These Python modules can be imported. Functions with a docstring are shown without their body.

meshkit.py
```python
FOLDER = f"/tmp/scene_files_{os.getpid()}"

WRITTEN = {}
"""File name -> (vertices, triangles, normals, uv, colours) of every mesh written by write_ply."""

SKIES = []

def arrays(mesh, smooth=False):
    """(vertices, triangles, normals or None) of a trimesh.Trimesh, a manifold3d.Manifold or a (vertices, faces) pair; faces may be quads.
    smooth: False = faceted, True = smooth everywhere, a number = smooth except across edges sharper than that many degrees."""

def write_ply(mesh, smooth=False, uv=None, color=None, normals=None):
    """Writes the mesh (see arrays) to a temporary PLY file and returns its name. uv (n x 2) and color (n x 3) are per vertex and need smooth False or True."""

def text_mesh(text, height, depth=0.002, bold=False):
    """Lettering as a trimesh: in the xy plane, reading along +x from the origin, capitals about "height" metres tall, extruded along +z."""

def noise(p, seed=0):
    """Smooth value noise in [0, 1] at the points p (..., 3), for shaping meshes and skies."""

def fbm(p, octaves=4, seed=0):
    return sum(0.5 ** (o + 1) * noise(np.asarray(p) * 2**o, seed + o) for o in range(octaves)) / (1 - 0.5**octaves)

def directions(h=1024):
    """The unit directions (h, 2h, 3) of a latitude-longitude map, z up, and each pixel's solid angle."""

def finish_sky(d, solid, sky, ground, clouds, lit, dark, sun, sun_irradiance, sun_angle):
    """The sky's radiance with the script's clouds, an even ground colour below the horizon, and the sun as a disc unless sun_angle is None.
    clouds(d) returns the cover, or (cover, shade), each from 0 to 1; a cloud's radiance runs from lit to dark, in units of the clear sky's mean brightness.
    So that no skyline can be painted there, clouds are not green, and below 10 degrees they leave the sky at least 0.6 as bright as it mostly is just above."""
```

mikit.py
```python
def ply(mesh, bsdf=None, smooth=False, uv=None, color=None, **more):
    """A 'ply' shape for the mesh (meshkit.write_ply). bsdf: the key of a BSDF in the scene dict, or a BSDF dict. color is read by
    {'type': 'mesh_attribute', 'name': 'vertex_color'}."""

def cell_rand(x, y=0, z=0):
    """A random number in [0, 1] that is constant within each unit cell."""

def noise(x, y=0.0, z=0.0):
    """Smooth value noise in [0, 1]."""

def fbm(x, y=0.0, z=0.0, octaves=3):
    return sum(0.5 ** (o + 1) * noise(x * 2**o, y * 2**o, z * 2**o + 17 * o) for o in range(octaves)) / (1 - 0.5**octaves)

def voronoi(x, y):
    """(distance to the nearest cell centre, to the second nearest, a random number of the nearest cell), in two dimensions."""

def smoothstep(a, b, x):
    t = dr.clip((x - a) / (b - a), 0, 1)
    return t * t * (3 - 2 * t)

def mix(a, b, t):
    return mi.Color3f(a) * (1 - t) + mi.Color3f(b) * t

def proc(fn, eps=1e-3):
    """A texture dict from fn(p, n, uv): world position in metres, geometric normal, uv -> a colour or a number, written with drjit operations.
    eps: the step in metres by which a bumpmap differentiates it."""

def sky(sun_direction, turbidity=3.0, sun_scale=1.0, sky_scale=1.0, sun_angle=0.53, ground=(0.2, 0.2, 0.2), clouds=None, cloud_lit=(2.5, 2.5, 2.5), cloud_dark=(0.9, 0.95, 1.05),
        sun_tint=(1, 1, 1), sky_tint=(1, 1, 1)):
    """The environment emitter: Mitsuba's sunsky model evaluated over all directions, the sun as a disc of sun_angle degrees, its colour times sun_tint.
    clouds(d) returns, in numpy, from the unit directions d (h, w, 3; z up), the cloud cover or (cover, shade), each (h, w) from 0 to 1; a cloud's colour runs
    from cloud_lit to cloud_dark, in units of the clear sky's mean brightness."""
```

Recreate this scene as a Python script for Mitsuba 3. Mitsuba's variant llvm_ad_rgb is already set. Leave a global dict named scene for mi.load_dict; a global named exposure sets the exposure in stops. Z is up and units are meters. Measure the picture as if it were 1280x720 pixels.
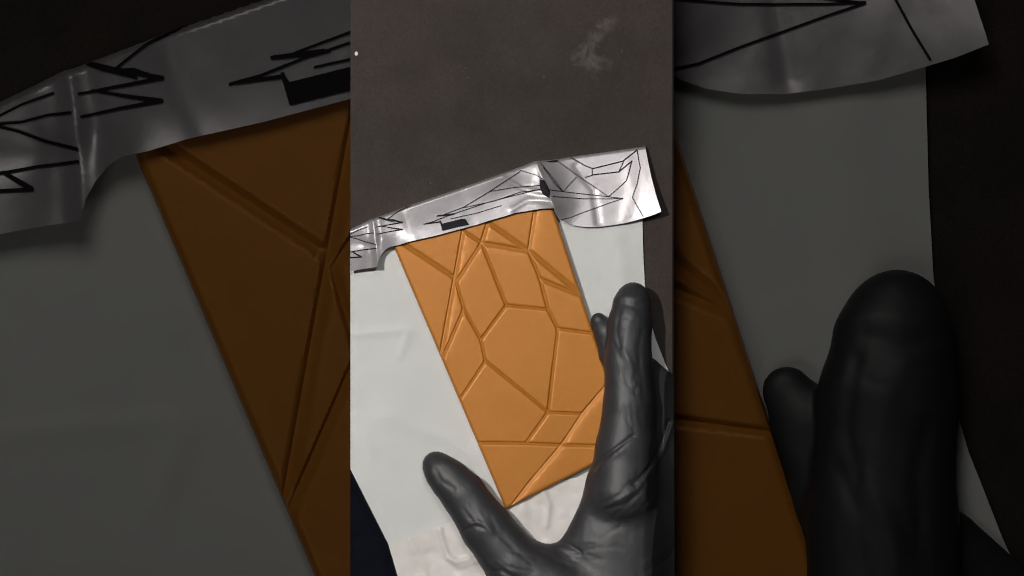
import math
import numpy as np
import trimesh
import drjit as dr
import mitsuba as mi
import shapely
from shapely.geometry import Polygon, LineString, Point, box, MultiPolygon
from shapely.ops import polygonize, unary_union
from scipy.spatial import Delaunay
from scipy.interpolate import RBFInterpolator
import mapbox_earcut
import mikit, meshkit
from mikit import noise, fbm, smoothstep, mix

T = mi.ScalarTransform4f
scene, labels = {}, {}
exposure = 0.0

# ------------------------------------------------------------------ camera and light
S = 0.0004                      # metres on the upper tabletop per unit of the plan the things are drawn on
H = 2.4                         # camera height above the upper tabletop
A = 202 * S                     # half width of the raised middle strip
D = 0.05                        # how far the added lower tabletop lies below it
K = 3.168 * (H + D) / H         # scale of the enlarged copies that make up the side bands
scene['camera'] = {'type': 'perspective', 'fov_axis': 'x', 'fov': math.degrees(2 * math.atan(640 * S / H)), 'near_clip': 0.05, 'far_clip': 50.0,
                   'to_world': T().look_at(origin=[0, 0, H], target=[0, 0, 0], up=[0, 1, 0])}

LAMPS = [(np.array([-0.42, 0.22, 1.00]), [2.62, 2.54, 2.41]), (np.array([0.10, 0.36, 1.50]), [1.15, 1.13, 1.10])]   # position, intensity; lamps out of view, placed to light the strip
for i, (at, power) in enumerate(LAMPS):
    scene[f'unseen_bulb_{i}'] = {'type': 'point', 'position': at.tolist(), 'intensity': {'type': 'rgb', 'value': power}}
FILL = 1.02  # added fill panels, out of view, that light the sides dimly
for key, at, size, share in (('added_fill_lamp', [-0.5, 1.7, 2.8], 0.6, 0.82), ('added_fill_lamp_001', [-0.9, -1.3, 2.8], 0.6, 0.25)):
    scene[key] = {'type': 'rectangle', 'to_world': T().look_at(origin=at, target=[0.02, 0, 0], up=[0, 0, 1]) @ T().scale([size, size, 1]),
                  'bsdf': {'type': 'diffuse', 'reflectance': {'type': 'rgb', 'value': 0.5}},
                  'emitter': {'type': 'area', 'radiance': {'type': 'rgb', 'value': [FILL * share * c for c in (2.3, 2.24, 2.12)]}}}
labels['added_fill_lamp'] = {'label': 'brighter added square fill lamp, out of view high beyond the far end of the tables', 'category': 'lamp'}
labels['added_fill_lamp_001'] = {'label': 'dimmer added square fill lamp, out of view high above the near left corner', 'category': 'lamp'}


def box_mesh(lo, hi):
    m = trimesh.creation.box(extents=np.subtract(hi, lo))
    m.apply_translation((np.array(lo) + np.array(hi)) / 2)
    return m


# ------------------------------------------------------------------ materials
def rgb(*c):
    return {'type': 'rgb', 'value': list(c)}


def table_colour(p, n, uv):
    x, y = p.x / S + 640, 360 - p.y / S                  # plan units
    g = fbm(p.x * 60, p.y * 60, 0, 4)
    fine = noise(p.x * 1500, p.y * 1500)
    c = mix((0.0245, 0.0188, 0.0162), (0.0375, 0.0310, 0.0275), g)
    c = mix(c, (0.0390, 0.0265, 0.0245), 0.45 * smoothstep(0.42, 0.62, fbm(p.x * 28 + 9, p.y * 28, 4, 2)))
    c = c * (0.86 + 0.34 * fine) * 1.08
    # a smear of white powder: a short crooked patch, breaking up at its rim
    wob = fbm(p.x * 120, p.y * 120, 3, 5) - 0.5
    fine_wob = fbm(p.x * 420, p.y * 420, 6, 3) - 0.5

    def blot(cx, cy, rx, ry, turn):
        ca, sa = math.cos(turn), math.sin(turn)
        dx, dy = (x - cx) * ca + (y - cy) * sa, (y - cy) * ca - (x - cx) * sa
        return dr.exp(-(dx * dx / (rx * rx) + dy * dy / (ry * ry)))
    e = blot(742, 78, 22, 13, 0.25) + 0.55 * blot(730, 62, 20, 9, -0.7) + 0.75 * blot(758, 30, 20, 10, -0.5) + 0.5 * blot(744, 48, 10, 22, 0.4) - 0.35 * blot(748, 62, 8, 8, 0)
    e = smoothstep(0.12, 1.15, e * (1 + 1.6 * wob + 1.5 * fine_wob))
    grain = 0.35 + 1.1 * noise(p.x * 2600, p.y * 2600)
    c = mix(c, (0.15, 0.137, 0.132), e * grain * 0.40)
    sp = noise(p.x * 1900 + 50, p.y * 1900)              # specks of dust
    dust = smoothstep(0.93, 0.99, sp) * smoothstep(0.5, 0.7, fbm(p.x * 45, p.y * 45, 9))
    return mix(c, (0.22, 0.20, 0.19), dust * 0.6)


def table_bump(p, n, uv):
    return 0.00006 * fbm(p.x * 900, p.y * 900, 0, 3)


scene['table_material'] = {'type': 'bumpmap', 'scale': 1.0, 'arbitrary': mikit.proc(table_bump, 2e-4),
                           'bsdf': {'type': 'principled', 'base_color': mikit.proc(table_colour), 'roughness': 0.6, 'specular': 0.12}}


def choc_colour(p, n, uv):
    g = fbm(p.x * 50, p.y * 50, p.z * 50, 3)
    f = noise(p.x * 700, p.y * 700, p.z * 300)
    return mix((0.345, 0.128, 0.019), (0.405, 0.158, 0.028), 0.8 * g + 0.2 * f)


def choc_bump(p, n, uv):
    return 0.00005 * fbm(p.x * 300, p.y * 300, p.z * 300, 3)


scene['chocolate_material'] = {'type': 'bumpmap', 'scale': 1.0, 'arbitrary': mikit.proc(choc_bump, 3e-4),
                               'bsdf': {'type': 'principled', 'base_color': mikit.proc(choc_colour), 'roughness': 0.41, 'specular': 0.62, 'spec_tint': 0.66}}


def paper_colour(p, n, uv):
    g = fbm(p.x * 22, p.y * 22, 2, 3)
    f = noise(p.x * 1200, p.y * 1200)
    return mix((0.53, 0.545, 0.53), (0.59, 0.588, 0.57), 0.85 * g + 0.15 * f)


scene['paper_material'] = {'type': 'twosided', 'bsdf': {'type': 'principled', 'base_color': mikit.proc(paper_colour), 'roughness': 0.5, 'specular': 0.3}}


def end_colour(p, n, uv):
    g = fbm(p.x * 40, p.y * 40, 5, 3)
    return mix((0.58, 0.55, 0.53), (0.67, 0.64, 0.615), g)


scene['end_material'] = {'type': 'twosided', 'bsdf': {'type': 'principled', 'base_color': mikit.proc(end_colour), 'roughness': 0.45, 'specular': 0.35}}


def foil_colour(p, n, uv):
    g = fbm(p.x * 70, p.y * 70, 7, 3)
    return mix((0.31, 0.290, 0.304), (0.37, 0.350, 0.364), g)


def foil_bump(p, n, uv):
    return 0.00012 * fbm(p.x * 110, p.y * 110, 1, 3) + 0.00002 * noise(p.x * 900, p.y * 900)


scene['foil_material'] = {'type': 'twosided', 'bsdf': {'type': 'bumpmap', 'scale': 1.0, 'arbitrary': mikit.proc(foil_bump, 4e-4),
                          'bsdf': {'type': 'principled', 'base_color': mikit.proc(foil_colour), 'metallic': 0.32, 'roughness': 0.375, 'specular': 0.5}}}
scene['ink_material'] = {'type': 'twosided', 'bsdf': {'type': 'principled', 'base_color': rgb(0.014, 0.013, 0.018), 'roughness': 0.65, 'specular': 0.12}}


def glove_colour(p, n, uv):
    g = fbm(p.x * 120, p.y * 120, p.z * 120, 3)
    return mix((0.021, 0.021, 0.024), (0.032, 0.032, 0.036), g)


def glove_bump(p, n, uv):
    return 0.00007 * fbm(p.x * 260, p.y * 260, p.z * 260, 3) + 0.00002 * noise(p.x * 2500, p.y * 2500, p.z * 2500)


scene['glove_material'] = {'type': 'bumpmap', 'scale': 1.0, 'arbitrary': mikit.proc(glove_bump, 3e-4),
                           'bsdf': {'type': 'principled', 'base_color': mikit.proc(glove_colour), 'roughness': 0.5, 'specular': 0.5}}


def cloth_bump(p, n, uv):
    return 0.00012 * (dr.sin(p.x * 5200 + p.y * 1500) * dr.sin(p.y * 5200 - p.x * 1500))


scene['cloth_material'] = {'type': 'twosided', 'bsdf': {'type': 'bumpmap', 'scale': 1.0, 'arbitrary': mikit.proc(cloth_bump, 1e-4),
                           'bsdf': {'type': 'principled', 'base_color': rgb(0.004, 0.0045, 0.009), 'roughness': 0.9, 'sheen': 0.2, 'specular': 0.1}}}
scene['added_hood_material'] = {'type': 'twosided', 'bsdf': {'type': 'diffuse', 'reflectance': rgb(0.01, 0.01, 0.01)}}
scene['crumb_material'] = {'type': 'principled', 'base_color': rgb(0.75, 0.72, 0.66), 'roughness': 0.6}

# ------------------------------------------------------------------ the tabletop as a raised strip, over a lower one added for the side bands
LONG = 0.19
scene['tabletop'] = mikit.ply(box_mesh((-A, -LONG, -D + 0.001), (A, LONG, 0)), 'table_material')
scene['side_band_tabletop'] = mikit.ply(box_mesh((-1.4, -1.2, -D - 0.03), (1.4, 1.2, -D)), 'table_material')
labels['tabletop'] = {'kind': 'structure', 'label': 'bright dark-brown tabletop strip in the middle, with a pale powder smear', 'category': 'tabletop'}
labels['side_band_tabletop'] = {'kind': 'structure', 'label': 'nearly black dim lower tabletop, added under the enlarged copies in the side bands', 'category': 'tabletop'}

# two unseen lamps over the strip; black hoods added to keep the sides dim


def unseen_lamp(key, at, label):
    q, t = 0.3 * at[2], 0.0004
    zo, f = at[2] - q, q / at[2]
    x0, x1 = at[0] + f * (-A - at[0]), at[0] + f * (A - at[0])
    y0, y1 = at[1] + f * (-LONG - at[1]), at[1] + f * (LONG - at[1])
    X0, X1, Y0, Y1 = min(x0, at[0]) - 0.02, max(x1, at[0]) + 0.02, min(y0, at[1]) - 0.02, max(y1, at[1]) + 0.02
    plates = [((X0, Y0, zo - t), (x0, Y1, zo)), ((x1, Y0, zo - t), (X1, Y1, zo)), ((x0, Y0, zo - t), (x1, y0, zo)), ((x0, y1, zo - t), (x1, Y1, zo))]
    t = 0.004
    top = zo + q + 0.06
    walls = [((X0 - t, Y0 - t, zo - t), (X0, Y1 + t, top)), ((X1, Y0 - t, zo - t), (X1 + t, Y1 + t, top)), ((X0, Y0 - t, zo - t), (X1, Y0, top)), ((X0, Y1, zo - t), (X1, Y1 + t, top)), ((X0, Y0, top), (X1, Y1, top + t))]
    scene[key + '__added_shutter'] = mikit.ply(trimesh.util.concatenate([box_mesh(*b) for b in plates]), 'added_hood_material')
    scene[key + '__added_hood'] = mikit.ply(trimesh.util.concatenate([box_mesh(*b) for b in walls]), 'added_hood_material')
    labels[key] = {'label': label, 'category': 'lamp'}


unseen_lamp('unseen_lamp', LAMPS[0][0], 'unseen lamp in an added black box, lighting the bright strip from upper left')
unseen_lamp('unseen_lamp_001', LAMPS[1][0], 'weaker unseen lamp in an added black box, lighting the bright strip from the far end')


# ------------------------------------------------------------------ tools
def world(px, py, z):
    return np.stack([(np.asarray(px, float) - 640) * S, (360 - np.asarray(py, float)) * S, np.asarray(z, float) * np.ones(np.shape(px))], -1)


def z1(*pts):                                            # plan positions as measured
    return [(430 + x / 3, 150 + y / 3) for x, y in pts]


def z2(*pts):
    return [(430 + x / 3, 370 + y / 3) for x, y in pts]


def z3(*pts):
    return [(430 + x / 3.048, 520 + y / 3.05) for x, y in pts]


def z5(*pts):
    return [(640 + (x / 2 - 640) / 3.168, 360 + (y / 2 - 360) / 3.168) for x, y in pts]


def z7(*pts):
    return [(640 + (840 + x / 2 - 640) / 3.168, 360 + (y / 2 - 360) / 3.168) for x, y in pts]


STRIP = box(438, -100, 842, 820)


def densify(ring, step):
    out = []
    for (a, b) in zip(ring[:-1], ring[1:]):
        a, b = np.array(a), np.array(b)
        k = max(1, int(math.ceil(np.linalg.norm(b - a) / step)))
        out += [a + (b - a) * i / k for i in range(k)]
    return out


def sheet(poly, zfun, step=3.0, thick=0.0002, lift=0.0, edge=None):
    """A thin closed sheet over the plan polygon whose upper face lies at zfun(px, py)."""
    meshes = []
    for pg in (poly.geoms if isinstance(poly, MultiPolygon) else [poly]):
        if pg.is_empty or pg.area < 0.3:
            continue
        rings = [np.array(densify(list(r.coords), edge or step)) for r in [pg.exterior, *pg.interiors]]
        xa, ya, xb, yb = pg.bounds
        gx, gy = np.meshgrid(np.arange(xa, xb, step), np.arange(ya, yb, step * 0.866))
        gx = gx + (np.arange(gx.shape[0]) % 2)[:, None] * step / 2
        g = np.stack([gx.ravel(), gy.ravel()], 1)
        inner = pg.buffer(-0.45 * (edge or step))
        g = g[shapely.contains_xy(inner, g[:, 0], g[:, 1])] if not inner.is_empty else g[:0]
        p = np.vstack(rings + [g])
        tri = Delaunay(p + np.random.default_rng(1).uniform(-1e-4, 1e-4, p.shape)).simplices
        c = p[tri].mean(1)
        tri = tri[shapely.contains_xy(pg, c[:, 0], c[:, 1])]
        e1, e2 = p[tri[:, 1]] - p[tri[:, 0]], p[tri[:, 2]] - p[tri[:, 0]]
        flip = e1[:, 0] * e2[:, 1] - e1[:, 1] * e2[:, 0] > 0     # plan y runs down
        tri[flip] = tri[flip][:, ::-1]
        z = zfun(p[:, 0], p[:, 1]) + lift
        top = world(p[:, 0], p[:, 1], z)
        if thick <= 0:
            meshes.append(trimesh.Trimesh(top, tri, process=False))
            continue
        n = len(p)
        e = np.sort(np.vstack([tri[:, [0, 1]], tri[:, [1, 2]], tri[:, [2, 0]]]), 1)
        d = np.vstack([tri[:, [0, 1]], tri[:, [1, 2]], tri[:, [2, 0]]])
        _, inv, cnt = np.unique(e, axis=0, return_inverse=True, return_counts=True)
        rim = d[cnt[inv.ravel()] == 1]
        side = np.vstack([np.stack([rim[:, 1], rim[:, 0], rim[:, 0] + n], 1), np.stack([rim[:, 1], rim[:, 0] + n, rim[:, 1] + n], 1)])
        meshes.append(trimesh.Trimesh(np.vstack([top, top - [0, 0, thick]]), np.vstack([tri, tri[:, ::-1] + n, side]), process=False))
    return trimesh.util.concatenate(meshes)


def sdist(px, py, line):
    return shapely.distance(shapely.points(px, py), LineString(line))


def n2(px, py, scale, seed=0, oct=3):
    p = np.stack([np.asarray(px) / scale, np.asarray(py) / scale, np.full(np.shape(px), seed * 7.3)], -1)
    return meshkit.fbm(p, oct, seed) - 0.5


# ------------------------------------------------------------------ wrapper
FLAP_TOP = [(420, 297)] + z1((24, 410), (62, 392), (100, 373), (112, 370), (240, 322), (400, 268), (560, 212), (660, 176), (716, 154), (735, 153), (800, 148), (860, 137), (1000, 118), (1128, 99))
FLAP_BOTTOM = z1((1140, 160), (1150, 210), (1168, 280), (1188, 345), (1150, 360), (1110, 372), (1060, 386), (1000, 396), (950, 402), (900, 402), (860, 396), (830, 386), (806, 373), (790, 348), (786, 332),
                 (740, 334), (690, 342), (640, 350), (600, 363), (540, 380), (500, 393), (430, 412), (340, 436), (250, 456), (205, 470), (175, 476), (158, 486), (142, 505), (132, 525), (126, 551), (60, 561), (24, 568)) + [(420, 341)]
FLAP = Polygon(FLAP_TOP + FLAP_BOTTOM)
CREASE_L, CREASE_R = [(466, 273), (470, 300), (473, 335)], [(669, 200), (680, 228), (694, 262)]
ctl = np.array([  # plan x, plan y, height in mm
    (420, 297, 3), (438, 287, 4.2), (463, 275, 5.2), (420, 341, 7.0), (450, 337, 7.6), (472, 333, 10.0), (440, 312, 3.2), (456, 306, 3.4), (466, 300, 6.2),
    (476, 300, 5.8), (510, 258, 10), (565, 238, 10.6), (620, 220, 10.4), (655, 208, 8.2), (480, 318, 8.6), (492, 309, 9.5), (513, 302, 9.7), (573, 287, 9.8), (610, 277, 10.0), (643, 267, 10.2), (680, 261, 10.8),
    (540, 272, 9.8), (590, 262, 9.9), (625, 250, 9.4), (650, 240, 8.4), (665, 232, 8.4), (672, 212, 8.4), (684, 232, 10.2), (692, 258, 11.8),
    (690, 205, 4.4), (720, 198, 2.6), (760, 192, 2.4), (804, 184, 3.4), (700, 240, 6.0), (705, 270, 6.0), (715, 225, 4.0), (740, 245, 3.8), (775, 240, 4.3), (800, 235, 5.6), (815, 235, 6.8),
    (730, 282, 4.9), (763, 283, 4.6), (785, 274, 5.2), (805, 268, 7.2), (825, 265, 8.9), (745, 268, 4.4)])
flap_rbf = RBFInterpolator(ctl[:, :2], ctl[:, 2], kernel='thin_plate_spline', smoothing=3.0)
TOP_LINE = LineString(FLAP_TOP)


def flap_z(px, py):
    p = np.stack([np.asarray(px, float), np.asarray(py, float)], -1)
    z = flap_rbf(p)
    dl, dr_ = sdist(p[:, 0], p[:, 1], CREASE_L), sdist(p[:, 0], p[:, 1], CREASE_R)
    z = z + 1.0 * np.exp(-dl / 2.2) + 1.3 * np.exp(-dr_ / 2.6) - 0.5 * np.exp(-((dl - 7) / 4) ** 2)
    z = z - 0.9 * np.abs(n2(p[:, 0] + 0.5 * p[:, 1], p[:, 1], 21, 8, 2)) * np.exp(-(np.minimum(dl, dr_) / 16) ** 2)
    # dents and small creases of handled foil
    z = z + 0.6 * n2(p[:, 0], p[:, 1], 34, 3, 2) + 0.15 * np.abs(n2(p[:, 0], p[:, 1], 13, 5, 2))
    for line, a, w in (([(628, 222), (652, 236), (690, 243)], 0.5, 3.0), ([(640, 262), (660, 250), (688, 252)], 0.5, 3.5), ([(720, 208), (742, 238), (748, 278)], -0.5, 5.0),
                       ([(785, 200), (790, 240), (778, 278)], 0.2, 7.0), ([(505, 268), (520, 300)], 0.3, 5.0), ([(575, 236), (590, 282)], -0.3, 7.0)):
        z = z + a * np.exp(-(sdist(p[:, 0], p[:, 1], line) / w) ** 2)
    d = np.clip(shapely.distance(shapely.points(p[:, 0], p[:, 1]), TOP_LINE) / 3.0, 0, 1)
    return 0.001 * (0.5 + (np.maximum(z, 1.5) - 0.5) * np.sqrt(1 - (1 - d) ** 2))


def stroke(pts, w0, w1=None):
    w1 = w0 if w1 is None else w1
    parts, n = [], len(pts) - 1
    for i, (a, b) in enumerate(zip(pts[:-1], pts[1:])):
        wa, wb = (max(1.0, 1.0 * (w0 + (w1 - w0) * j / n)) for j in (i, i + 1))
        parts.append(unary_union([Point(a).buffer(wa / 2, 4), Point(b).buffer(wb / 2, 4)]).convex_hull)
    return unary_union(parts)


INK = [
    stroke(z5((-40, 312), (0, 295), (60, 265), (140, 236)), 1.0, .8), stroke(z5((-40, 318), (0, 312), (60, 308), (130, 290), (185, 285)), 1.1), stroke(z5((-40, 312), (0, 318), (50, 330), (120, 355), (203, 376)), 1.0, 1.3),
    stroke(z5((-40, 440), (20, 432), (100, 418), (205, 407)), 1.2), stroke(z5((15, 432), (85, 473)), 1.4, 2.2), stroke(z5((88, 475), (0, 479), (-40, 481)), 1.6, 1.1),
    stroke(z5((215, 156), (295, 178), (415, 202)), 1.1, 1.9), stroke(z5((415, 202), (300, 222), (206, 238)), 1.7, 1.0), stroke(z5((240, 230), (330, 246), (413, 258)), 1.0, 1.9),
    stroke(z5((413, 258), (310, 275), (213, 295)), 1.7, 0.9), stroke(z5((300, 176), (380, 115), (475, 70)), 1.2, 1.0),
    Polygon(z5((295, 176), (345, 176), (415, 200), (410, 207), (330, 190))), Polygon(z5((585, 217), (640, 200), (665, 200), (600, 214))), Polygon(z5((680, 158), (770, 140), (825, 136), (770, 150))),
    stroke(z5((585, 217), (660, 196), (770, 152), (830, 136)), 1.3, 1.0), stroke(z5((588, 216), (715, 198), (740, 238)), 1.2, 2.4), stroke(z1((350, 361), (410, 353)), 1.6),
    stroke(z1((375, 356), (450, 328), (540, 274), (660, 195)), 1.0, 1.2), stroke(z1((410, 354), (540, 310), (640, 284), (738, 260)), 0.9), stroke(z1((450, 330), (560, 306), (660, 272), (735, 262)), 0.7, 1.1),
    stroke(z1((545, 270), (640, 254), (733, 247)), 0.6), stroke(z1((400, 372), (500, 350), (590, 322)), 0.5), stroke(z1((660, 190), (720, 208), (745, 224)), 0.7),
    Polygon(z1((368, 390), (440, 372), (456, 372), (470, 394), (430, 402), (374, 416))), stroke(z1((362, 380), (372, 414)), 1.6), Polygon(z1((733, 224), (752, 228), (772, 268), (770, 296), (745, 280), (735, 258))),
    stroke(z1((735, 160), (780, 215), (820, 268)), 1.0), stroke(z1((748, 180), (790, 240), (818, 268)), 0.7), stroke(z1((805, 158), (880, 212), (990, 287)), 1.1, .9),
    stroke(z1((850, 141), (900, 170), (932, 183)), 1.6, 1.2), stroke(z1((932, 183), (1045, 155), (1098, 113)), 1.5), stroke(z1((1098, 113), (1104, 150), (1110, 180), (1098, 240), (1080, 290)), 1.3, 1.0),
    stroke(z1((1080, 290), (1100, 328), (1120, 362)), 1.0), stroke(z1((905, 216), (935, 206), (1030, 195), (1078, 155)), 1.3, 1.6), stroke(z1((1078, 155), (1068, 195), (1058, 228), (1035, 250), (990, 289)), 1.6, .7),
    stroke(z1((930, 182), (931, 206)), 1.2), stroke(z1((1030, 195), (1047, 158)), 1.2), stroke(z1((822, 268), (872, 214)), 0.9), stroke(z1((768, 263), (870, 275), (990, 288), (1045, 295)), 0.9),
    stroke(z1((783, 288), (900, 296), (1000, 296), (1045, 294)), 0.8), stroke(z1((806, 376), (850, 366), (900, 346), (1000, 310), (1045, 295)), 1.0, .7), Polygon(z1((757, 157), (790, 150), (804, 152), (800, 159), (780, 160))),
    stroke(z1((122, 363), (150, 374), (190, 384)), 0.9),
]
PRINT = unary_union(INK).intersection(FLAP.buffer(-0.8))

SHEET = Polygon([(420, 305), (463, 277), (560, 242), (668, 204), (720, 197), (800, 188), (803, 278), (804, 320), (806, 355), (811, 395), (820, 425), (833, 458), (850, 495), (862, 560), (862, 760), (512, 760), (497, 720), (486, 681), (438, 586), (420, 548)])


def sheet_z(px, py):
    px, py = np.asarray(px, float), np.asarray(py, float)
    z = 1.1 + 2.6 * n2(px, py, 80, 11, 2) + 0.45 * n2(px, py, 20, 12, 2) + 0.5 * np.abs(n2(px + 0.4 * py, py, 46, 13, 2))
    for line, a, w in (([(438, 418), (512, 412), (500, 445)], 0.35, 4), ([(480, 520), (560, 548), (590, 575)], 0.3, 9), ([(505, 330), (540, 420), (590, 540)], -0.3, 12), ([(770, 300), (790, 420)], 0.4, 12), ([(446, 520), (470, 560)], .3, 6)):
        z = z + 1.8 * a * np.exp(-(sdist(px, py, line) / w) ** 2)
    return 0.001 * np.clip(z, 0.45, 2.6)


END = Polygon([(486, 682), (564, 651), (632, 625), (700, 601), (760, 588), (862, 575), (862, 760), (513, 760), (498, 721)])


def end_z(px, py):
    px, py = np.asarray(px, float), np.asarray(py, float)
    z = 2.8 + 2.4 * n2(px, py, 44, 21, 2) + 1.1 * np.abs(n2(px, py, 16, 23, 2))
    a_ = 1.7
    for pts, a, w in ((z3((365, 430), (380, 490), (400, 540), (430, 555), (480, 540)), 0.9, 3.0), (z3((330, 520), (380, 545), (420, 590)), -0.6, 4.0), (z3((400, 545), (440, 570), (520, 545)), 0.6, 4),
                      (z3((760, 290), (780, 340), (770, 420)), 0.7, 4.0), (z3((700, 300), (720, 400), (760, 460)), -0.5, 6), (z3((250, 470), (300, 560), (310, 610)), 0.5, 5)):
        z = z + a_ * a * np.exp(-(sdist(px, py, pts) / w) ** 2)
    return 0.001 * np.clip(z, 2.35, 5)


# ------------------------------------------------------------------ chocolate bar
QUAD = [(484, 289), (685, 240), (788, 557), (632, 636)]
RX = lambda y: 692 + .323 * (y - 261)
N1, N2, N3, N4, N5, N6, N7, N8, N9 = (601, 303), (569, 352), (579, 385), (600, 424), (606, 450), (632, 381), (660, 313), (684, 386), (696, 410)
N10, N11, N12, N13, N14 = (674, 348), (684, 514), (727, 516), (656, 553), (701, 555)
W = 2.3
LINES = [  # polyline, groove width in plan units
    ([(470, 280), (508, 307), (564, 344), (568, 345)], 4.6), ([(587, 236), (578, 288), (550, 443), (545, 470)], 4.4), ([(622, 236), (608, 280), N1], 4.0), ([N1, N2], 3.4), ([N2, N3], 3.2), ([N3, (552, 447), (540, 476)], 3.2),
    ([N3, N4, N5], 2.6), ([(578, 288), N1], 3.0), ([N1, N7], 5.0), ([N7, (667, 267), (676, 212)], 4.6), ([(560, 240), (617, 283), N7], 4.6), ([N7, (726, 368), (740, 380)], 4.8), ([N7, N10, N8, N9], 3.2),
    ([N10, (726, 369), (760, 384)], 4.2), ([N1, N6], 2.8), ([N6, N8], 2.4), ([N6, N4], 2.4), ([N9, (742, 416), (780, 423)], 2.4), ([N9, N11], 2.6), ([N5, N11], 2.6), ([N5, (577, 493), (560, 520)], 2.6),
    ([N11, N12], 2.4), ([N11, N13], 2.8), ([(580, 552), N13, N14, (800, 557)], 2.6), ([(800, 423), (753, 485), N12, N14, (660, 603), (628, 645)], 4.0)]
quad = Polygon(QUAD)
BZ, SEG = 0.0042, 0.0010                                  # base height, relief


def bar_base():
    rings = []
    for inset, z in ((0.0, 0.0), (0.0, 0.0016), (0.6, BZ - 0.0012), (1.2, BZ - 0.0002)):
        c = np.array(quad.buffer(-inset, join_style=2).exterior.coords[:-1]) if inset else np.array(quad.exterior.coords[:-1])
        if not Polygon(c).exterior.is_ccw:
            c = c[::-1]
        c = np.roll(c, -int(np.argmin(c.sum(1))), 0)
        rings.append(world(c[:, 0], c[:, 1], z + 0.0018))
    return loft(rings)


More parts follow.
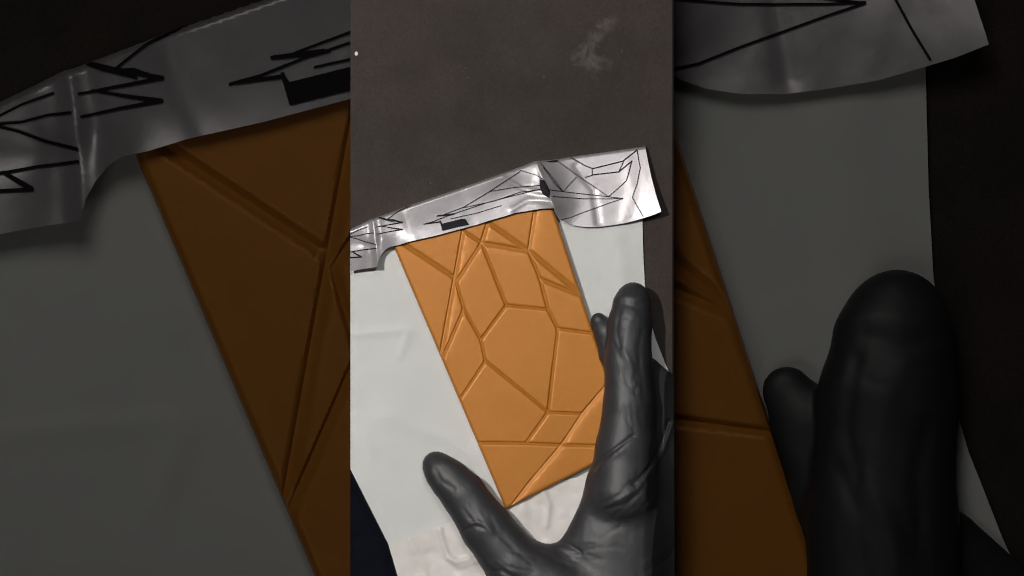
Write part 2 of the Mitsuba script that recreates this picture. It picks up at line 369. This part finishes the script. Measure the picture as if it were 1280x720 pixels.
def loft(rings, bottom=True):
    """Rings of equal length (plan counter-clockwise, so clockwise seen from above) joined, with caps."""
    n = len(rings[0])
    v, fs = np.vstack(rings), []
    for k in range(len(rings) - 1):
        for i in range(n):
            a, b, c, d = k * n + i, k * n + (i + 1) % n, (k + 1) * n + (i + 1) % n, (k + 1) * n + i
            fs += [(a, c, b), (a, d, c)]
    def cap(r):
        return mapbox_earcut.triangulate_float64(rings[r][:, :2].copy(), np.array([n], np.uint32)).reshape(-1, 3).astype(int) + r * n
    def up(tri, sign):
        e = np.cross(v[tri[:, 1]] - v[tri[:, 0]], v[tri[:, 2]] - v[tri[:, 0]])[:, 2]
        tri = tri.copy()
        w = e * sign < 0
        tri[w] = tri[w][:, ::-1]
        return tri
    fs = np.vstack([np.array(fs)] + [up(cap(len(rings) - 1), 1)] + ([up(cap(0), -1)] if bottom else []))
    m = trimesh.Trimesh(v, fs, process=False)
    m.fix_normals()
    return m


def relief(px, py):
    """Height of the bar's face: flat fields that fall off softly into the grooves and towards the rim."""
    pts = shapely.points(px, py)
    u = np.ones(np.shape(px))
    for l, w in LINES:
        ln = LineString(l)
        d = shapely.distance(pts, ln)
        near = shapely.line_interpolate_point(ln, shapely.line_locate_point(ln, pts))
        side = ((px - shapely.get_x(near)) * 0.78 + (py - shapely.get_y(near)) * 0.62) / np.maximum(d, 1e-6)
        u = np.minimum(u, np.clip(d / (w * (0.88 + 0.68 * side)), 0, 1))     # the mould's cuts are steep on one side, slanting on the other
    u = np.minimum(u, np.clip(shapely.distance(pts, quad.exterior) / 3.2, 0, 1))
    u = u * u * (3 - 2 * u) * 0.35 + u * 0.65
    return 0.0018 + BZ + SEG * u - 0.00015


def bar_segments():
    net = unary_union([LineString(l) for l, _ in LINES] + [quad.exterior])
    out = []
    for p in polygonize(net):
        if not quad.buffer(0.5).contains(p) or p.area < 14:
            continue
        body = p.buffer(-0.12, join_style=2).intersection(quad.buffer(-1.2, join_style=2))
        body = max(body.geoms, key=lambda g: g.area) if isinstance(body, MultiPolygon) else body
        if body.area > 10:
            out.append(segment(body))
    return out


def segment(pg):
    """One raised field of the relief."""
    pts = [np.array(densify(list(pg.exterior.coords), 2.5))]
    for i in (0.6, 1.2, 1.8, 2.5, 3.3, 4.2, 5.2):
        c = pg.buffer(-i)
        for g in (c.geoms if isinstance(c, MultiPolygon) else [c]):
            if not g.is_empty and g.area > 0.5:
                pts.append(np.array(densify(list(g.exterior.coords), 2.5 if i < 4 else 4.0)))
    p = np.vstack(pts)
    xa, ya, xb, yb = pg.bounds
    gx, gy = np.meshgrid(np.arange(xa, xb, 9), np.arange(ya, yb, 9))
    g = np.stack([gx.ravel(), gy.ravel()], 1)
    core = pg.buffer(-8)
    if not core.is_empty:
        p = np.vstack([p, g[shapely.contains_xy(core, g[:, 0], g[:, 1])]])
    tri = Delaunay(p + np.random.default_rng(2).uniform(-1e-5, 1e-5, p.shape)).simplices
    c = p[tri].mean(1)
    tri = tri[shapely.contains_xy(pg, c[:, 0], c[:, 1])]
    e1, e2 = p[tri[:, 1]] - p[tri[:, 0]], p[tri[:, 2]] - p[tri[:, 0]]
    flip = e1[:, 0] * e2[:, 1] - e1[:, 1] * e2[:, 0] > 0
    tri[flip] = tri[flip][:, ::-1]
    return trimesh.Trimesh(world(p[:, 0], p[:, 1], relief(p[:, 0], p[:, 1])), tri, process=False)


# ------------------------------------------------------------------ gloved hand
def surface_nets(vol, lo, h):
    """Naive surface nets of the grid of signed distances (inside negative)."""
    s = vol < 0
    nx, ny, nz = vol.shape
    cnt = sum(s[i:nx - 1 + i, j:ny - 1 + j, k:nz - 1 + k].astype(np.int8) for i in (0, 1) for j in (0, 1) for k in (0, 1))
    cells = np.argwhere((cnt > 0) & (cnt < 8))
    acc, num = np.zeros((len(cells), 3)), np.zeros(len(cells))
    corners = [(i, j, k) for i in (0, 1) for j in (0, 1) for k in (0, 1)]
    for a in corners:
        for ax in range(3):
            if a[ax]:
                continue
            b = list(a); b[ax] = 1
            va, vb = (vol[tuple((cells + np.array(q)).T)] for q in (a, b))
            m = (va < 0) != (vb < 0)
            tt = np.where(m, va / np.where(m, va - vb, 1), 0)
            pos = np.array(a, float) + tt[:, None] * (np.array(b) - np.array(a))
            acc[m] += pos[m]; num[m] += 1
    v = (cells + acc / num[:, None]) * h + lo
    idx = -np.ones((nx - 1, ny - 1, nz - 1), int)
    idx[tuple(cells.T)] = np.arange(len(cells))
    quads = []
    for ax in range(3):
        sl0, sl1 = [slice(1, -1)] * 3, [slice(1, -1)] * 3
        sl0[ax], sl1[ax] = slice(0, -1), slice(1, None)
        a, b = s[tuple(sl0)], s[tuple(sl1)]
        e = np.argwhere(a != b)
        ins = a[tuple(e.T)]
        e = e + 1; e[:, ax] -= 1
        u, w = (ax + 1) % 3, (ax + 2) % 3
        q = []
        for du, dw in ((1, 1), (0, 1), (0, 0), (1, 0)):
            c = e.copy(); c[:, u] -= du; c[:, w] -= dw
            q.append(idx[tuple(c.T)])
        q = np.stack(q, 1)
        q[~ins] = q[~ins][:, ::-1]
        quads.append(q)
    q = np.vstack(quads)
    q = q[(q >= 0).all(1)]
    return trimesh.Trimesh(v, np.vstack([q[:, [0, 1, 2]], q[:, [0, 2, 3]]]), process=False)


U = 0.4                                                    # millimetres per plan unit


def hand_mesh(cut):
    h = 0.75
    lo, hi = np.array([518 * U, 340 * U, -1.0]), np.array([(846 if cut else 905) * U, (752 if cut else 800) * U, 42.0])
    ax = [np.arange(lo[i], hi[i], h) for i in range(3)]
    X, Y, Z = np.meshgrid(*ax, indexing='ij')

    def cone(a, b, ra, rb, flat=1.0):
        """Round cone between two points (plan x, plan y in units, z in mm), radii in units; flat < 1 presses it in height."""
        a, b = np.array([a[0] * U, a[1] * U, a[2] / flat]), np.array([b[0] * U, b[1] * U, b[2] / flat])
        ra, rb = ra * U, rb * U
        d = b - a
        l2 = max((d ** 2).sum(), 1e-6)
        tt = np.clip(((X - a[0]) * d[0] + (Y - a[1]) * d[1] + (Z / flat - a[2]) * d[2]) / l2, 0, 1)
        return (np.sqrt((X - a[0] - tt * d[0]) ** 2 + (Y - a[1] - tt * d[1]) ** 2 + (Z / flat - a[2] - tt * d[2]) ** 2) - (ra + tt * (rb - ra))) * (0.5 + 0.5 * flat)

    def smin(a, b, k):
        g = np.clip(0.5 + 0.5 * (b - a) / k, 0, 1)
        return b + (a - b) * g - k * g * (1 - g)

    def chain(pts, flat=1.0, k=1.5):
        out = None
        for p, r in zip(pts[:-1], pts[1:]):
            c = cone(p[:3], r[:3], p[3], r[3], flat)
            out = c if out is None else smin(out, c, k)
        return out

    index = chain([(791, 371, 10.5, 18), (789.5, 379, 11.5, 22.8), (787, 403, 12.5, 26.8), (784.5, 452, 14, 29), (786, 505, 15, 32), (782, 560, 15, 38), (779, 612, 15, 44)], 0.92, 2)
    thumb = chain([(545, 580, 9, 16.5), (552, 588, 10, 21), (563, 599, 10.5, 24.5), (579, 616, 11.5, 27.5), (609, 659, 13, 32), (646, 706, 13, 38), (712, 746, 12, 48)], 0.85, 2)
    palm = chain([(779, 612, 13, 44), (775, 680, 12, 62), (770, 760, 11, 80)], 0.5, 4)
    palm = smin(palm, chain([(712, 742, 11, 48), (780, 720, 11, 66), (860, 740, 9, 90)], 0.42, 4), 6)
    web = chain([(655, 716, 11, 36), (704, 705, 10.5, 23), (740, 664, 11, 22), (765, 610, 13, 30)], 0.8, 4)
    middle = chain([(803, 470, 6, 26), (862, 529, 6, 30), (848, 600, 7, 44), (826, 690, 9, 60)], 0.55, 3)
    middle = smin(middle, chain([(800, 482, 6, 24), (826, 548, 6, 30), (832, 620, 8, 40)], 0.55, 2), 3)
    lower = chain([(748, 400.5, 6.5, 9.8), (757, 414, 7.0, 14.5), (766, 442, 7.5, 17), (790, 500, 7.5, 20), (800, 560, 10, 22)], 0.9, 2)
    body = smin(thumb, palm, 5)
    body = smin(body, web, 5)
    body = smin(body, index, 4.5)
    body = smin(body, middle, 2.5)
    body = smin(body, lower, 1.0)
    body = np.maximum(body, 1.0 - Z)
    if cut:
        body = np.maximum(body, (X - 640 * U) - (A * 1000 + 0.25))
    body[[0, -1]] = np.maximum(body[[0, -1]], 0.3)
    body[:, [0, -1]] = np.maximum(body[:, [0, -1]], 0.3)
    m = surface_nets(body, lo, h)
    m = max(m.split(only_watertight=False), key=lambda c: len(c.faces))
    trimesh.smoothing.filter_taubin(m, lamb=0.5, nu=0.52, iterations=8)
    v, nrm = np.array(m.vertices), np.array(m.vertex_normals)
    px, py = v[:, 0] / U, v[:, 1] / U
    w = np.clip((px - 802) / 45, 0, 1)
    v[:, 2] = 1 + (v[:, 2] - 1) * (1 - 0.5 * w * w * (3 - 2 * w))
    top = np.clip(nrm[:, 2] * 1.6 + 0.25, 0, 1)
    disp = np.zeros(len(v))
    folds = [  # polyline, height in mm, width in units: stretched rubber folds
        (z2((1085, 60), (1060, 110), (1050, 200), (1075, 280)), 0.5, 3.2), (z2((1030, 55), (1018, 130), (1030, 190)), -0.45, 3.0), (z2((1115, 130), (1100, 190), (1110, 290), (1120, 380)), -0.5, 3.5),
        (z2((1045, 25), (1085, 38), (1135, 20)), -0.35, 3.6), (z2((1050, 48), (1090, 62), (1140, 40)), 0.25, 3.4), (z2((1010, 180), (1040, 250), (1060, 330)), -0.45, 3.0), (z2((1040, 190), (1075, 260), (1085, 330)), 0.5, 2.5), (z2((1000, 260), (1020, 330), (1025, 420)), 0.35, 3.5),
        (z3((948, 195), (985, 150), (1040, 110), (1095, 70)), -0.9, 2.4), (z3((955, 215), (1000, 165), (1060, 120)), 0.7, 2.6),
        (z3((1245, 40), (1215, 130), (1175, 200), (1120, 260), (1050, 305), (1000, 330)), 1.5, 2.6), (z3((1235, 20), (1200, 120), (1155, 195), (1100, 250)), -1.3, 3.0), (z3((1020, 300), (1060, 270), (1110, 235)), 0.7, 2.2),
        (z3((1000, 345), (1070, 325), (1120, 285)), -0.6, 3.0), (z3((990, 320), (1040, 290), (1090, 240)), -0.5, 2.2), (z3((1040, 380), (1100, 350), (1140, 310)), 0.6, 2.6), (z3((1140, 550), (1190, 520), (1250, 480)), 0.7, 3.0), (z3((1150, 580), (1200, 560), (1255, 515)), -0.6, 3.0),
        (z3((780, 480), (840, 500), (890, 525)), 0.6, 2.5), (z3((800, 465), (860, 485), (900, 512)), -0.5, 2.5), (z3((830, 450), (880, 470), (960, 470)), 0.4, 2.5), (z3((760, 500), (800, 540), (850, 560)), -0.4, 3),
        (z3((465, 412), (500, 395), (535, 400), (562, 432)), 0.8, 2.2), (z3((460, 425), (500, 410), (530, 418)), -0.6, 2.2), (z3((435, 345), (455, 385), (490, 405)), 0.5, 2.4), (z3((560, 380), (590, 440), (650, 500)), -0.4, 4.0), (z3((470, 480), (540, 540), (600, 600)), 0.5, 3.0),
        (z3((440, 200), (500, 260), (570, 340)), 0.35, 5.0), (z3((500, 560), (580, 550), (640, 580)), 0.5, 3.0), (z3((520, 590), (600, 580), (660, 610)), -0.5, 3.0), (z3((350, 200), (370, 240), (420, 270)), -0.4, 3.5), (z3((330, 160), (380, 170), (420, 200)), 0.3, 4.0),
        (z3((1010, 440), (1080, 420), (1150, 380)), 0.4, 5), (z3((620, 420), (680, 490), (760, 530)), 0.5, 4)]
    rng = np.random.default_rng(12)
    for cx, cy, turn, spread, count in ((768, 640, -0.75, 26, 8), (800, 610, -0.9, 16, 6), (735, 690, 0.25, 22, 7), (598, 655, 0.9, 22, 3), (790, 470, 1.5, 12, 5), (786, 530, 1.35, 14, 5), (660, 705, 0.5, 22, 6), (792, 395, 0.1, 7, 2)):
        for _ in range(count):                                   # short fine creases of the stretched rubber
            x, y = cx + rng.normal(0, spread * 0.6), cy + rng.normal(0, spread * 0.6)
            an, ln, bend = turn + rng.normal(0, 0.22), rng.uniform(8, 22), rng.normal(0, 2)
            c_, s_ = math.cos(an), math.sin(an)
            folds.append(([(x - c_ * ln, y - s_ * ln), (x - s_ * bend, y + c_ * bend), (x + c_ * ln, y + s_ * ln)], -rng.uniform(0.1, 0.26), rng.uniform(1.8, 3.2)))
    for line, a, w in folds:
        a, w = (a * 0.35, w * 1.2) if a > 0 else (a * 0.75, w * 0.95)
        disp += a * np.exp(-(sdist(px, py, line) / w) ** 2)
    # fine tension ripples along the fingers
    p3 = np.stack([px / 10, py / 40, v[:, 2] / 8], -1)
    disp += 0.3 * (meshkit.fbm(p3, 3, 31) - 0.5)
    p3 = np.stack([(px + py) / 34, (px - py) / 9, v[:, 2] / 8], -1)
    ridge = 1 - 2 * np.abs(meshkit.fbm(p3, 2, 33) - 0.5)
    disp += 0.12 * np.clip(ridge - 0.72, 0, 1) * np.clip((py - 540) / 60, 0, 1)
    disp *= top
    if cut:
        disp *= np.clip((842 - px) / 4, 0, 1)
    v = v + nrm * disp[:, None]
    m = trimesh.Trimesh(np.stack([(v[:, 0] / U - 640) * S, (360 - v[:, 1] / U) * S, v[:, 2] * 0.001], -1), m.faces[:, ::-1], process=False)
    return m


# ------------------------------------------------------------------ put the two sets together
BIG = T().translate([0, 0, -D]).scale([K, K, K])  # places the enlarged copies that stand in for the dimmed side bands


def number(key):
    if key not in scene:
        return key
    i = 1
    while f'{key}_{i:03d}' in scene:
        i += 1
    return f'{key}_{i:03d}'


# chocolate bars: made once, then copied enlarged to stand in for the side bands
base = mikit.ply(bar_base(), 'chocolate_material', smooth=30)
segs = [mikit.ply(m, 'chocolate_material', smooth=50) for m in bar_segments()]
for root, place in (('chocolate_bar', None), ('side_band_chocolate_bar', BIG)):
    extra = {} if place is None else {'to_world': place}
    scene[root + '__base'] = {**base, **extra}
    for sgm in segs:
        scene[number(root + '__segment')] = {**sgm, **extra}
labels['chocolate_bar'] = {'label': 'caramel brown chocolate bar with angular raised segments, lit brightly in the middle strip', 'category': 'chocolate bar'}
labels['side_band_chocolate_bar'] = {'label': 'enlarged dim copy of the brown chocolate bar, added for the bands on both sides of the bright strip', 'category': 'chocolate bar'}

for root, clip, place in (('wrapper', STRIP, None), ('side_band_wrapper', None, BIG)):  # the wrapper, and its enlarged copy added for the side bands
    extra = {} if place is None else {'to_world': place}
    cut = (lambda g: g.intersection(clip)) if clip is not None else (lambda g: g)
    scene[root + '__inner_sheet'] = {**mikit.ply(sheet(cut(SHEET), sheet_z, 5), 'paper_material', smooth=40), **extra}
    scene[root + '__foil_flap'] = {**mikit.ply(sheet(cut(FLAP), flap_z, 2.0, 0.00015, edge=1.2), 'foil_material', smooth=40), **extra}
    scene[root + '__foil_flap__print'] = {**mikit.ply(sheet(cut(PRINT), flap_z, 1.6, 0, lift=0.0004, edge=1.2), 'ink_material'), **extra}
    scene[root + '__crumpled_end'] = {**mikit.ply(sheet(cut(END), end_z, 2.5), 'end_material', smooth=40), **extra}
labels['wrapper'] = {'label': 'opened wrapper in bright middle strip, pale grey inside, silver flap with black lines', 'category': 'wrapper'}
labels['side_band_wrapper'] = {'label': 'enlarged dim copy of the grey wrapper with silver flap, added for the bands on both sides of the bright strip', 'category': 'wrapper'}
for root in ('wrapper', 'side_band_wrapper'):
    labels[root + '__foil_flap'] = {'label': 'silver foil flap with thin black zigzag lines'}
    labels[root + '__crumpled_end'] = {'label': 'whiter creased lower end of the wrapper'}

scene['gloved_hand'] = mikit.ply(hand_mesh(True), 'glove_material', smooth=True)
scene['side_band_gloved_hand'] = {**mikit.ply(hand_mesh(False), 'glove_material', smooth=True), 'to_world': BIG @ T().scale([1, 1, 0.6])}  # enlarged copy of the hand, added for the right side band
labels['gloved_hand'] = {'label': 'hand in black rubber glove, thumb and forefinger spread beside the brightly lit bar', 'category': 'hand'}
labels['side_band_gloved_hand'] = {'label': 'enlarged dim copy of the black gloved hand, added for the right side band', 'category': 'hand'}

CLOTH = Polygon([(430, 560), (440, 586), (489, 682), (500, 722), (510, 760), (430, 760)]).intersection(STRIP)
scene['dark_cloth'] = mikit.ply(sheet(CLOTH, lambda x, y: 0.00015 + 0.001 * np.clip(np.minimum(sdist(x, y, [(430, 570), (489, 682), (500, 722), (512, 760)]) / 5, 3.0) + 4.5 * n2(x, y, 26, 41), 0.1, 8), 2.5), 'cloth_material', smooth=40)
labels['dark_cloth'] = {'label': 'dark navy cloth at the lower left of the bright strip, beside the wrapper', 'category': 'cloth'}

rng = np.random.default_rng(5)
for i, (x, y, r) in enumerate(((445.5, 67, 1.9),)):
    m = trimesh.creation.icosphere(2, 1.0)
    v = np.array(m.vertices)
    v *= (0.8 + 0.5 * meshkit.fbm(v * 1.7 + 3, 2, 4))[:, None] * [1.0, 1.35, 0.7]
    m = trimesh.Trimesh(v * r * S + world(x, y, 0.6 * r * S), m.faces, process=False)
    scene[number('crumb')] = mikit.ply(m, 'crumb_material', smooth=True)
labels['crumb'] = {'label': 'tiny white crumb on the dark tabletop near upper left of the bright strip', 'category': 'crumb'}
